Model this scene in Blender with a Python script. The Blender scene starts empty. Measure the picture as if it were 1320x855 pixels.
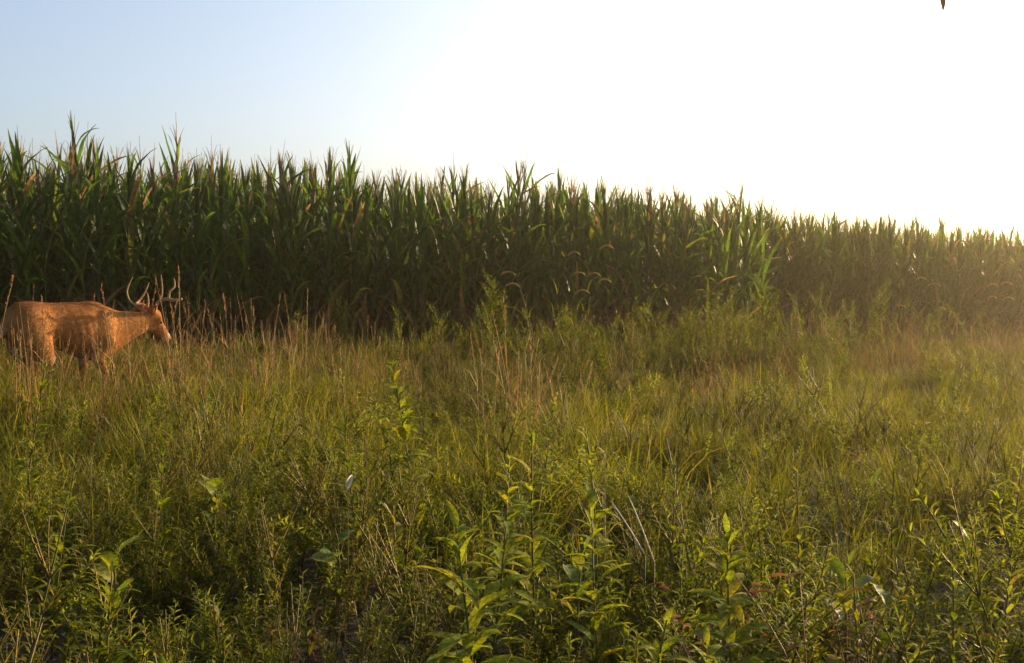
import bpy, math, random
import numpy as np
from mathutils import Vector, Matrix, Euler

random.seed(7)
rng = np.random.default_rng(11)
sc = bpy.context.scene
col = sc.collection
R = math.radians

# ------------------------------------------------------------------ camera
CAM_Z = 1.2
cam_d = bpy.data.cameras.new('camera')
cam = bpy.data.objects.new('camera', cam_d)
col.objects.link(cam)
cam_d.sensor_width = 36.0
cam_d.lens = 40.9
cam_d.clip_end = 2000.0
cam_d.clip_start = 0.02
cam.location = (0, 0, CAM_Z)
cam.rotation_euler = (R(90 - 2.0), 0, 0)
sc.camera = cam

# ------------------------------------------------------------------ sky, sun, exposure
SUN_AZ, SUN_EL = 50.0, 13.5
world = bpy.data.worlds.new('World')
sc.world = world
world.use_nodes = True
wn = world.node_tree
wn.nodes.clear()
wo = wn.nodes.new('ShaderNodeOutputWorld')
wb = wn.nodes.new('ShaderNodeBackground')
sky = wn.nodes.new('ShaderNodeTexSky')
sky.sky_type = 'NISHITA'
sky.sun_disc = False
sky.sun_elevation = R(SUN_EL)
sky.sun_rotation = R(SUN_AZ)
sky.altitude = 200
sky.air_density = 0.75
sky.dust_density = 4.8
sky.ozone_density = 1.0
wb.inputs['Strength'].default_value = 0.12
wn.links.new(sky.outputs[0], wb.inputs[0])
wn.links.new(wb.outputs[0], wo.inputs[0])

sun_d = bpy.data.lights.new('sun', 'SUN')
sun_d.energy = 5.0
sun_d.angle = R(0.6)
sun_d.color = (1.0, 0.70, 0.38)
sun = bpy.data.objects.new('sun', sun_d)
col.objects.link(sun)
S = Vector((math.sin(R(SUN_AZ)) * math.cos(R(SUN_EL)), math.cos(R(SUN_AZ)) * math.cos(R(SUN_EL)), math.sin(R(SUN_EL))))
sun.rotation_euler = S.to_track_quat('Z', 'Y').to_euler()
sun.location = (20, 10, 12)

sc.view_settings.view_transform = 'Standard'
sc.view_settings.look = 'None'
sc.view_settings.gamma = 1.0
sc.view_settings.exposure = 1.33
sc.render.engine = 'CYCLES'
sc.cycles.max_bounces = 4
sc.cycles.diffuse_bounces = 3
sc.cycles.glossy_bounces = 1
sc.cycles.transmission_bounces = 2
sc.cycles.use_light_tree = False
sc.cycles.use_adaptive_sampling = True
sc.cycles.adaptive_threshold = 0.028
sc.cycles.transparent_max_bounces = 4

# ------------------------------------------------------------------ helpers: properties
def tag(o, label=None, cat=None, group=None, kind=None):
    if label: o['label'] = label
    if cat: o['category'] = cat
    if group: o['group'] = group
    if kind: o['kind'] = kind
    return o

def link(name, data, parent=None, matrix=None):
    o = bpy.data.objects.new(name, data)
    col.objects.link(o)
    if parent is not None: o.parent = parent
    if matrix is not None: o.matrix_local = matrix
    return o

def empty(name, loc, rz=0.0, scale=1.0):
    o = bpy.data.objects.new(name, None)
    o.empty_display_size = 0.1
    col.objects.link(o)
    o.location = loc
    o.rotation_euler = (0, 0, rz)
    o.scale = (scale,) * 3
    return o

def ground_z(x, y):
    t = (-0.0429 * x + 0.0120 * y) / 1.2
    return 1.2 * np.tanh(t) + 0.03 * np.sin(x * 1.3 + 0.7) * np.sin(y * 1.1) + 0.02 * np.sin(x * 2.9 + y * 2.1)

# ------------------------------------------------------------------ helpers: mesh
class MB:
    def __init__(s):
        s.v, s.f, s.m, s.a, s.n = [], [], [], [], 0
    def add(s, v, f, mi=0, along=None):
        v = np.asarray(v, float)
        s.v.append(v)
        s.a.append(np.zeros(len(v)) if along is None else np.asarray(along, float))
        for q in f: s.f.append(tuple(int(i) + s.n for i in q))
        s.m += [mi] * len(f)
        s.n += len(v)
    def mesh(s, name, mats, smooth=True):
        me = bpy.data.meshes.new(name)
        me.from_pydata(np.concatenate(s.v).tolist(), [], s.f)
        for m in (mats if isinstance(mats, (list, tuple)) else [mats]): me.materials.append(m)
        me.polygons.foreach_set('material_index', s.m)
        me.polygons.foreach_set('use_smooth', [smooth] * len(s.f))
        at = me.attributes.new('along', 'FLOAT', 'POINT')
        at.data.foreach_set('value', np.concatenate(s.a))
        me.update()
        return me

def unit(v):
    v = np.asarray(v, float)
    return v / (np.linalg.norm(v) + 1e-12)

def tube(mb, pts, rad, sides=5, mi=0, along=None):
    pts = np.asarray(pts, float); n = len(pts)
    rad = np.broadcast_to(np.asarray(rad, float), (n,))
    tan = np.gradient(pts, axis=0)
    ref = np.array([0.31, 0.95, 0.05])
    V = []
    for i in range(n):
        t = unit(tan[i]); a = unit(np.cross(t, ref))
        b = np.cross(t, a)
        for k in range(sides):
            th = 2 * math.pi * k / sides
            V.append(pts[i] + rad[i] * (a * math.cos(th) + b * math.sin(th)))
    F = []
    for i in range(n - 1):
        for k in range(sides):
            k2 = (k + 1) % sides
            F.append((i * sides + k, i * sides + k2, (i + 1) * sides + k2, (i + 1) * sides + k))
    F.append(tuple(range(sides))[::-1])
    F.append(tuple((n - 1) * sides + k for k in range(sides)))
    al = np.repeat(np.linspace(0, 1, n), sides) if along is None else np.full(n * sides, along)
    mb.add(V, F, mi, al)

def arc(p0, az, L, a0, a1, n, bend=0.0, power=1.0):
    """points of an arching blade: angle from vertical goes a0..a1, heading az (bend turns it)."""
    t = np.linspace(0, 1, n)
    ang = a0 + (a1 - a0) * t ** power
    azs = az + bend * t
    d = np.stack([np.sin(ang) * np.cos(azs), np.sin(ang) * np.sin(azs), np.cos(ang)], 1)
    pts = np.zeros((n, 3)); pts[1:] = np.cumsum((d[:-1] + d[1:]) / 2 * (L / (n - 1)), axis=0)
    return pts + np.asarray(p0, float), d, azs

def prof(kind, t):
    if kind == 'blade': return np.minimum(1, 0.6 + 2 * t) * (1 - t ** 1.6) ** 0.9
    if kind == 'corn': return np.minimum(1, 0.55 + 2.2 * t) * (1 - t ** 1.9)
    if kind == 'lance': return np.maximum(np.sin(math.pi * np.clip(t, 0, 1) ** 0.8), 0) ** 0.9
    if kind == 'ovate': return np.maximum(np.sin(math.pi * np.clip(t, 0, 1) ** 0.7), 0) ** 0.65
    if kind == 'dock': return np.where(t < 0.22, 0.07, np.maximum(np.sin(math.pi * np.clip((t - 0.2) / 0.8, 0, 1) ** 0.72), 0) ** 0.6)

def leaf(mb, p0, az, L, W, a0, a1, n=5, kind='lance', fold=0.25, wave=0.0, twist=0.0, bend=0.0, mi=0, power=1.0, cols=3, ph=0.0):
    pts, d, azs = arc(p0, az, L, a0, a1, n, bend, power)
    t = np.linspace(0, 1, n)
    w = W * prof(kind, t) * 0.5
    side = np.stack([-np.sin(azs), np.cos(azs), np.zeros(n)], 1)
    nor = np.cross(d, side)
    tw = twist * t
    s2 = side * np.cos(tw)[:, None] + nor * np.sin(tw)[:, None]
    n2 = np.cross(d, s2)
    wv = wave * np.sin(t * 17 + ph)
    wv2 = wave * np.sin(t * 15 + 1.9 + ph)
    if cols == 2:
        V = np.stack([pts - s2 * w[:, None], pts + s2 * w[:, None]], 1).reshape(-1, 3)
        F = [(2 * i, 2 * i + 1, 2 * i + 3, 2 * i + 2) for i in range(n - 2)]
        F.append((2 * (n - 2), 2 * (n - 2) + 1, 2 * (n - 1)))
        V = V[:-1]
        mb.add(V, F, mi, np.repeat(t, 2)[:-1])
    else:
        l = pts - s2 * w[:, None] + n2 * (w * fold + W * wv)[:, None]
        r = pts + s2 * w[:, None] + n2 * (w * fold + W * wv2)[:, None]
        V = np.stack([l, pts, r], 1).reshape(-1, 3)
        F = []
        for i in range(n - 1):
            F.append((3 * i, 3 * i + 1, 3 * i + 4, 3 * i + 3))
            F.append((3 * i + 1, 3 * i + 2, 3 * i + 5, 3 * i + 4))
        mb.add(V, F, mi, np.repeat(t, 3))

# ------------------------------------------------------------------ materials
def nodes(name):
    m = bpy.data.materials.new(name)
    m.use_nodes = True
    nt = m.node_tree
    nt.nodes.clear()
    return m, nt, nt.nodes.new('ShaderNodeOutputMaterial')

def leaf_mat(name, stops, trans=0.42, rough=0.6, spec=0.12, tcol=(1.25, 1.25, 0.55), tip=None, noise=0.35, spots=0.0):
    """leaf with colour picked per leaf and per plant, some light passing through it."""
    m, nt, out = nodes(name)
    N, L = nt.nodes, nt.links
    geo = N.new('ShaderNodeNewGeometry'); oi = N.new('ShaderNodeObjectInfo')
    add = N.new('ShaderNodeMath'); add.operation = 'ADD'
    L.new(geo.outputs['Random Per Island'], add.inputs[0]); L.new(oi.outputs['Random'], add.inputs[1])
    fr = N.new('ShaderNodeMath'); fr.operation = 'FRACT'; L.new(add.outputs[0], fr.inputs[0])
    ramp = N.new('ShaderNodeValToRGB')
    els = ramp.color_ramp.elements
    while len(els) > 1: els.remove(els[-1])
    els[0].position = stops[0][0]; els[0].color = (*stops[0][1], 1)
    for p, c in stops[1:]:
        e = els.new(p); e.color = (*c, 1)
    L.new(fr.outputs[0], ramp.inputs[0])
    c = ramp.outputs[0]
    tc = N.new('ShaderNodeTexCoord')
    no = N.new('ShaderNodeTexNoise'); no.inputs['Scale'].default_value = 14; no.inputs['Detail'].default_value = 3
    L.new(tc.outputs['Object'], no.inputs['Vector'])
    mr = N.new('ShaderNodeMapRange'); mr.inputs[3].default_value = 1 - noise; mr.inputs[4].default_value = 1 + noise
    mr.inputs[1].default_value = 0.3; mr.inputs[2].default_value = 0.7
    L.new(no.outputs['Fac'], mr.inputs[0])
    mul = N.new('ShaderNodeMix'); mul.data_type = 'RGBA'; mul.blend_type = 'MULTIPLY'; mul.inputs[0].default_value = 1
    L.new(c, mul.inputs[6]); L.new(mr.outputs[0], mul.inputs[7])
    c = mul.outputs[2]
    if spots:
        n5 = N.new('ShaderNodeTexNoise'); n5.inputs['Scale'].default_value = 22; n5.inputs['Detail'].default_value = 4
        vm = N.new('ShaderNodeVectorMath'); vm.operation = 'ADD'
        L.new(tc.outputs['Object'], vm.inputs[0]); L.new(oi.outputs['Random'], vm.inputs[1])
        L.new(vm.outputs[0], n5.inputs['Vector'])
        m5 = N.new('ShaderNodeMapRange'); m5.inputs[1].default_value = 0.60; m5.inputs[2].default_value = 0.68; m5.inputs[4].default_value = spots
        L.new(n5.outputs['Fac'], m5.inputs[0])
        x5 = N.new('ShaderNodeMix'); x5.data_type = 'RGBA'
        L.new(m5.outputs[0], x5.inputs[0]); L.new(c, x5.inputs[6]); x5.inputs[7].default_value = (0.13, 0.075, 0.025, 1)
        c = x5.outputs[2]
    if tip:
        at = N.new('ShaderNodeAttribute'); at.attribute_name = 'along'
        m2 = N.new('ShaderNodeMapRange'); m2.inputs[1].default_value = tip[1]; m2.inputs[2].default_value = 1.0
        m2.inputs[4].default_value = tip[2]
        L.new(at.outputs['Fac'], m2.inputs[0])
        mx = N.new('ShaderNodeMix'); mx.data_type = 'RGBA'
        L.new(m2.outputs[0], mx.inputs[0]); L.new(c, mx.inputs[6]); mx.inputs[7].default_value = (*tip[0], 1)
        c = mx.outputs[2]
    p = N.new('ShaderNodeBsdfPrincipled')
    p.inputs['Roughness'].default_value = rough
    p.inputs['Specular IOR Level'].default_value = spec
    L.new(c, p.inputs['Base Color'])
    if trans > 0:
        tm = N.new('ShaderNodeMix'); tm.data_type = 'RGBA'; tm.blend_type = 'MULTIPLY'; tm.inputs[0].default_value = 1
        L.new(c, tm.inputs[6]); tm.inputs[7].default_value = (*tcol, 1)
        tb = N.new('ShaderNodeBsdfTranslucent'); L.new(tm.outputs[2], tb.inputs['Color'])
        ms = N.new('ShaderNodeMixShader'); ms.inputs[0].default_value = trans
        L.new(p.outputs[0], ms.inputs[1]); L.new(tb.outputs[0], ms.inputs[2])
        L.new(ms.outputs[0], out.inputs['Surface'])
    else:
        L.new(p.outputs[0], out.inputs['Surface'])
    return m

M = {}
M['corn_leaf'] = leaf_mat('corn_leaf', [(0.0, (0.024, 0.052, 0.012)), (0.5, (0.034, 0.070, 0.014)), (0.9, (0.050, 0.085, 0.017)), (1.0, (0.11, 0.10, 0.03))],
                          trans=0.42, spec=0.22, rough=0.5, tcol=(2.6, 2.4, 0.5), tip=((0.15, 0.125, 0.045), 0.85, 0.45))
M['corn_dry'] = leaf_mat('corn_dry', [(0.0, (0.17, 0.11, 0.04)), (1.0, (0.25, 0.17, 0.07))], trans=0.4, tcol=(1.2, 1.1, 0.8))
M['stalk'] = leaf_mat('stalk', [(0.0, (0.045, 0.065, 0.02)), (1.0, (0.08, 0.085, 0.03))], trans=0)
M['tassel'] = leaf_mat('tassel', [(0.0, (0.26, 0.205, 0.10)), (1.0, (0.34, 0.27, 0.14))], trans=0.45, tcol=(1.3, 1.15, 0.7))
M['grass'] = leaf_mat('grass', [(0.0, (0.060, 0.085, 0.009)), (0.45, (0.098, 0.120, 0.011)), (0.75, (0.140, 0.142, 0.015)), (0.92, (0.175, 0.145, 0.025)), (1.0, (0.21, 0.15, 0.045))],
                      trans=0.45, tcol=(1.5, 1.35, 0.5))
M['straw'] = leaf_mat('straw', [(0.0, (0.18, 0.125, 0.038)), (0.6, (0.25, 0.175, 0.06)), (1.0, (0.18, 0.10, 0.035))], trans=0.3, tcol=(1.2, 1.0, 0.6))
M['seed'] = leaf_mat('seed', [(0.0, (0.19, 0.11, 0.055)), (1.0, (0.27, 0.175, 0.09))], trans=0.4, tcol=(1.3, 1.0, 0.7))
M['weed'] = leaf_mat('weed', [(0.0, (0.060, 0.088, 0.008)), (0.5, (0.100, 0.128, 0.011)), (1.0, (0.150, 0.155, 0.015))],
                     trans=0.45, spec=0.05, rough=0.7, tcol=(1.45, 1.4, 0.45))
M['weed_yellow'] = leaf_mat('weed_yellow', [(0.0, (0.082, 0.100, 0.008)), (0.7, (0.135, 0.142, 0.012)), (1.0, (0.19, 0.15, 0.022))],
                     trans=0.45, spec=0.05, rough=0.7, tcol=(1.5, 1.3, 0.45))
M['weed_bright'] = leaf_mat('weed_bright', [(0.0, (0.112, 0.165, 0.015)), (0.7, (0.16, 0.20, 0.020)), (1.0, (0.21, 0.205, 0.024))],
                     trans=0.47, spec=0.06, rough=0.65, tcol=(1.55, 1.35, 0.45), noise=0.5, spots=0.55, tip=((0.20, 0.15, 0.04), 0.75, 0.5))
M['broad'] = leaf_mat('broad', [(0.0, (0.085, 0.14, 0.014)), (0.7, (0.13, 0.175, 0.020)), (1.0, (0.19, 0.18, 0.03))],
                     trans=0.42, spec=0.16, rough=0.55, tcol=(1.4, 1.3, 0.45), noise=0.5, spots=0.7, tip=((0.22, 0.15, 0.05), 0.7, 0.6))
M['stem'] = leaf_mat('stem', [(0.0, (0.08, 0.085, 0.02)), (1.0, (0.14, 0.09, 0.03))], trans=0)
M['dead'] = leaf_mat('dead', [(0.0, (0.12, 0.060, 0.025)), (0.6, (0.17, 0.10, 0.042)), (1.0, (0.24, 0.165, 0.085))], trans=0.3, tcol=(1.2, 0.9, 0.6))
M['bleached'] = leaf_mat('bleached', [(0.0, (0.42, 0.36, 0.27)), (1.0, (0.5, 0.45, 0.36))], trans=0.1)
M['foxtail'] = leaf_mat('foxtail', [(0.0, (0.26, 0.21, 0.075)), (1.0, (0.36, 0.28, 0.11))], trans=0.5, tcol=(1.3, 1.2, 0.7))
M['yellow_bud'] = leaf_mat('yellow_bud', [(0.0, (0.26, 0.22, 0.025)), (1.0, (0.32, 0.26, 0.035))], trans=0.4)
M['bark'] = leaf_mat('bark', [(0.0, (0.11, 0.08, 0.055)), (1.0, (0.13, 0.10, 0.07))], trans=0, rough=0.9, noise=0.5)
M['brown_leaf'] = leaf_mat('brown_leaf', [(0.0, (0.09, 0.06, 0.04)), (1.0, (0.11, 0.075, 0.05))], trans=0.15)
M['tree_leaf'] = leaf_mat('tree_leaf', [(0.0, (0.04, 0.08, 0.02)), (1.0, (0.07, 0.11, 0.03))], trans=0.35)

# soil and thatch
m, nt, out = nodes('soil'); M['soil'] = m
p = nt.nodes.new('ShaderNodeBsdfPrincipled'); p.inputs['Roughness'].default_value = 0.95
tc = nt.nodes.new('ShaderNodeTexCoord')
n1 = nt.nodes.new('ShaderNodeTexNoise'); n1.inputs['Scale'].default_value = 3; n1.inputs['Detail'].default_value = 8
rp = nt.nodes.new('ShaderNodeValToRGB')
rp.color_ramp.elements[0].position = 0.35; rp.color_ramp.elements[0].color = (0.022, 0.017, 0.008, 1)
rp.color_ramp.elements[1].position = 0.7; rp.color_ramp.elements[1].color = (0.055, 0.046, 0.016, 1)
nt.links.new(tc.outputs['Object'], n1.inputs['Vector']); nt.links.new(n1.outputs['Fac'], rp.inputs[0])
nt.links.new(rp.outputs[0], p.inputs['Base Color'])
bp = nt.nodes.new('ShaderNodeBump'); bp.inputs['Distance'].default_value = 0.04
n2 = nt.nodes.new('ShaderNodeTexNoise'); n2.inputs['Scale'].default_value = 25; n2.inputs['Detail'].default_value = 6
nt.links.new(tc.outputs['Object'], n2.inputs['Vector']); nt.links.new(n2.outputs['Fac'], bp.inputs['Height'])
nt.links.new(bp.outputs[0], p.inputs['Normal']); nt.links.new(p.outputs[0], out.inputs['Surface'])

# ------------------------------------------------------------------ ground
def warp(n, near, far):
    t = np.linspace(-1, 1, n)
    return np.sign(t) * (np.abs(t) * near + np.abs(t) ** 5 * (far - near))
gx = warp(241, 22, 600); gy = warp(241, 26, 600) + 12
X, Y = np.meshgrid(gx, gy, indexing='ij')
Z = ground_z(X, Y)
V = np.stack([X, Y, Z], -1).reshape(-1, 3)
ni = 241
F = [(i * ni + j, (i + 1) * ni + j, (i + 1) * ni + j + 1, i * ni + j + 1) for i in range(ni - 1) for j in range(ni - 1)]
mb = MB(); mb.add(V, F)
tag(link('ground', mb.mesh('ground', M['soil'])), 'dark soil and thatch under the meadow and the corn', None, None, 'structure')

# ------------------------------------------------------------------ scatter of uncountable plants
def scatter(name, meshes, P, rz, tilt, scl, idx, label, cat):
    pc = bpy.data.collections.new(name + '_kinds')
    for k, me in enumerate(meshes):
        o = bpy.data.objects.new('%s_kind_%02d' % (name, k), me)
        pc.objects.link(o)
    n = len(P)
    me = bpy.data.meshes.new(name)
    me.from_pydata(np.asarray(P).tolist(), [], [])
    rot = np.stack([tilt[:, 0], tilt[:, 1], rz], 1)
    a = me.attributes.new('rot', 'FLOAT_VECTOR', 'POINT'); a.data.foreach_set('vector', rot.ravel())
    s3 = np.repeat(np.asarray(scl)[:, None], 3, 1) if np.ndim(scl) == 1 else np.asarray(scl)
    a = me.attributes.new('scl', 'FLOAT_VECTOR', 'POINT'); a.data.foreach_set('vector', s3.ravel())
    a = me.attributes.new('idx', 'INT', 'POINT'); a.data.foreach_set('value', np.asarray(idx, np.int32))
    ob = link(name, me)
    ng = bpy.data.node_groups.new(name, 'GeometryNodeTree')
    ng.interface.new_socket('Geometry', in_out='INPUT', socket_type='NodeSocketGeometry')
    ng.interface.new_socket('Geometry', in_out='OUTPUT', socket_type='NodeSocketGeometry')
    gi = ng.nodes.new('NodeGroupInput'); go = ng.nodes.new('NodeGroupOutput')
    ci = ng.nodes.new('GeometryNodeCollectionInfo')
    ci.inputs['Collection'].default_value = pc
    ci.inputs['Separate Children'].default_value = True
    ci.inputs['Reset Children'].default_value = True
    ip = ng.nodes.new('GeometryNodeInstanceOnPoints')
    ip.inputs['Pick Instance'].default_value = True
    def named(attr, typ):
        q = ng.nodes.new('GeometryNodeInputNamedAttribute'); q.data_type = typ
        q.inputs['Name'].default_value = attr
        return q.outputs['Attribute']
    L = ng.links
    L.new(gi.outputs[0], ip.inputs['Points']); L.new(ci.outputs[0], ip.inputs['Instance'])
    L.new(named('idx', 'INT'), ip.inputs['Instance Index'])
    e2r = ng.nodes.new('FunctionNodeEulerToRotation')
    L.new(named('rot', 'FLOAT_VECTOR'), e2r.inputs[0]); L.new(e2r.outputs[0], ip.inputs['Rotation'])
    L.new(named('scl', 'FLOAT_VECTOR'), ip.inputs['Scale'])
    L.new(ip.outputs[0], go.inputs[0])
    md = ob.modifiers.new('scatter', 'NODES'); md.node_group = ng
    tag(ob, label, cat, None, 'stuff')
    return ob

# ------------------------------------------------------------------ corn
U = random.uniform
def corn_variant(k, dry=0.0):
    """stalk, list of leaf builders and tassel of one corn plant about 2.5 m tall."""
    rr = random.Random(100 + k)
    u = rr.uniform
    H = u(2.0, 2.18)
    lean = u(-0.03, 0.03); laz = u(0, 6.28)
    zz = np.linspace(0, H, 9)
    sx = lean * zz ** 1.5 * math.cos(laz); sy = lean * zz ** 1.5 * math.sin(laz)
    st = np.stack([sx, sy, zz], 1)
    stalk = MB(); tube(stalk, st, np.linspace(0.014, 0.006, 9), 6)
    leaves = []
    plane = u(0, 6.28)
    nl = rr.randint(14, 16)
    for i in range(nl):
        t = (i + 0.6) / nl
        z = H * (0.10 + 0.90 * t ** 0.95)
        px = np.interp(z, zz, sx); py = np.interp(z, zz, sy)
        az = plane + (i % 2) * math.pi + u(-0.6, 0.6)
        Lf = (0.62 + 0.38 * math.sin(math.pi * min(1, t * 1.05))) * u(0.75, 1.0) * (0.85 if t > 0.85 else 1)
        W = u(0.058, 0.088) * (0.8 if t > 0.9 else 1)
        if t > 0.72:
            a0 = u(0.05, 0.24); a1 = a0 + u(0.0, 0.45) + (0.9 if rr.random() < 0.15 else 0)
        else:
            a0 = u(0.15, 0.40); a1 = a0 + u(0.4, 1.5) + (0.5 if t < 0.4 else 0)
        b = MB()
        leaf(b, (px, py, z), az, Lf, W, a0, a1, n=11, kind='corn', fold=u(0.25, 0.6), wave=u(0.03, 0.10), twist=u(-1.1, 1.1), bend=u(-0.5, 0.5), power=u(1.0, 1.8), ph=u(0, 6))
        isdry = (t < 0.12) or rr.random() < dry
        leaves.append((b, 'corn_dry' if isdry else 'corn_leaf'))
    ta = MB()
    top = st[-1]
    sp, _, _ = arc(top - [0, 0, 0.05], u(0, 6), u(0.40, 0.60), 0.0, u(0.03, 0.15), 6)
    tube(ta, sp, np.linspace(0.006, 0.0022, 6), 4)
    for j in range(rr.randint(5, 9)):
        b0 = sp[1] * 0.6 + sp[2] * 0.4 + [0, 0, u(-0.03, 0.08)]
        q, _, _ = arc(b0, u(0, 6.28), u(0.16, 0.30), u(0.08, 0.25), u(0.2, 0.6), 5)
        tube(ta, q, np.linspace(0.0042, 0.0018, 5), 4)
    return stalk, leaves, ta

NVAR = 9
variants = []
for k in range(NVAR):
    s_, l_, t_ = corn_variant(k, [0.02, 0.05, 0.0, 0.12, 0.04, 0.0, 0.05, 0.0, 0.2][k])
    joined = MB()
    mats = [M['corn_leaf'], M['corn_dry'], M['stalk'], M['tassel']]
    def merge(src, mi):
        joined.add(np.concatenate(src.v), src.f, mi, np.concatenate(src.a))
    for b, mt in l_: merge(b, 0 if mt == 'corn_leaf' else 1)
    leafmesh = joined.mesh('corn_leaves', mats[:2])
    merge(s_, 2); merge(t_, 3)
    variants.append(dict(stalk=s_.mesh('corn_stalk', M['stalk']), tassel=t_.mesh('corn_tassel', M['tassel']),
                         leaves=[b.mesh('corn_leaf', M[mt]) for b, mt in l_], allleaves=leafmesh, whole=joined.mesh('corn_whole', mats)))

CP0 = np.array([-5.7, 13.0]); CU = np.array([0.838, 0.545]); CN = np.array([-0.545, 0.838]); STEP = 11.9
front, rest = [], []
for k in range(26):
    s = -9.0 + U(0, 0.2)
    while s < 34:
        s += U(0.15, 0.21)
        if s > STEP and k < 2: continue
        p2 = CP0 + CU * s + CN * (k * 0.76 + U(-0.05, 0.05))
        row = k - (2 if s > STEP else 0)
        ratio = p2[0] / p2[1]
        seen = abs(ratio) < 0.47
        item = (p2[0], p2[1], U(0, 6.28), U(0.92, 1.10) + 0.03 * (s > 4) + 0.03 * (s > STEP), random.randrange(NVAR), row)
        (front if (row <= 1 and seen) else rest).append(item)
front.sort(key=lambda c: (c[5], math.hypot(c[0], c[1])))
rest += front[300:]
front = front[:300]
front.sort(key=lambda c: (c[5], math.hypot(c[0], c[1])))
tall_marks = {}
def corn_plant(x, y, rz, s, v, detail, label):
    o = empty('corn_plant', (x, y, float(ground_z(x, y)) - 0.02), rz, s)
    o.rotation_euler[0] = U(-0.04, 0.04); o.rotation_euler[1] = U(-0.04, 0.04)
    tag(o, label, 'corn plant', 'corn plants along the field edge')
    d = variants[v]
    link('stalk', d['stalk'], o)
    link('tassel', d['tassel'], o)
    if detail:
        for me in d['leaves']: link('leaf', me, o)
    else:
        q = link('foliage', d['allleaves'], o); q['kind'] = 'stuff'
    return o
n_detail = 0
for i, (x, y, rz, s, v, row) in enumerate(front):
    detail = row == 0 and n_detail < 165
    n_detail += detail
    q = x / y
    far_side = (np.array([x, y]) - CP0) @ CU > STEP
    if far_side:
        lab = 'corn plant of the far stepped-back stretch, ' + ('beside the step' if q < 0.30 else 'behind the two lone foxtails' if q < 0.372 else 'near its right end')
    else:
        lab = 'dark green corn plant behind ' + ('the body of the deer' if q < -0.34 else 'the antlers and head of the deer' if q < -0.26 else 'the reddish seed heads beside the deer' if q < -0.10 else
              'the gap before the weedy rise' if q < 0.0 else 'the foxtail clump' if q < 0.09 else 'the weedy rise' if q < 0.15 else 'the tall green spikes')
    lab += ', outermost row' if row == 0 else ', second row'
    corn_plant(x, y, rz, s, v, detail, lab)
# a few plants that stand out above the row
for (ratio, dist, h, v, lab) in ((-0.366, 13.9, 1.22, 8, 'tall corn plant with tan dried top leaves rising above the row behind the deer'),
                                (-0.287, 14.8, 1.18, 3, 'tall corn plant with a high tassel standing above the row behind the antlers'),
                                (-0.143, 16.0, 1.18, 6, 'tall corn plant with a high branched tassel just left of the row middle'),
                                (0.016, 17.5, 1.20, 1, 'tall corn plant with the highest tassel at the middle of the row'),
                                (0.190, 19.7, 1.24, 8, 'tall corn plant with tan top at the step in the field edge')):
    corn_plant(ratio * dist, dist, U(0, 6), h, v, True, lab)
C = np.array([(a, b, c, d, e) for a, b, c, d, e, f in rest])
P = np.stack([C[:, 0], C[:, 1], ground_z(C[:, 0], C[:, 1]) - 0.02], 1)
scatter('corn_field', [v['whole'] for v in variants], P, C[:, 2], rng.uniform(-0.04, 0.04, (len(P), 2)), C[:, 3], C[:, 4].astype(int),
        'deep mass of green corn filling the field behind the front rows', 'corn')

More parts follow.
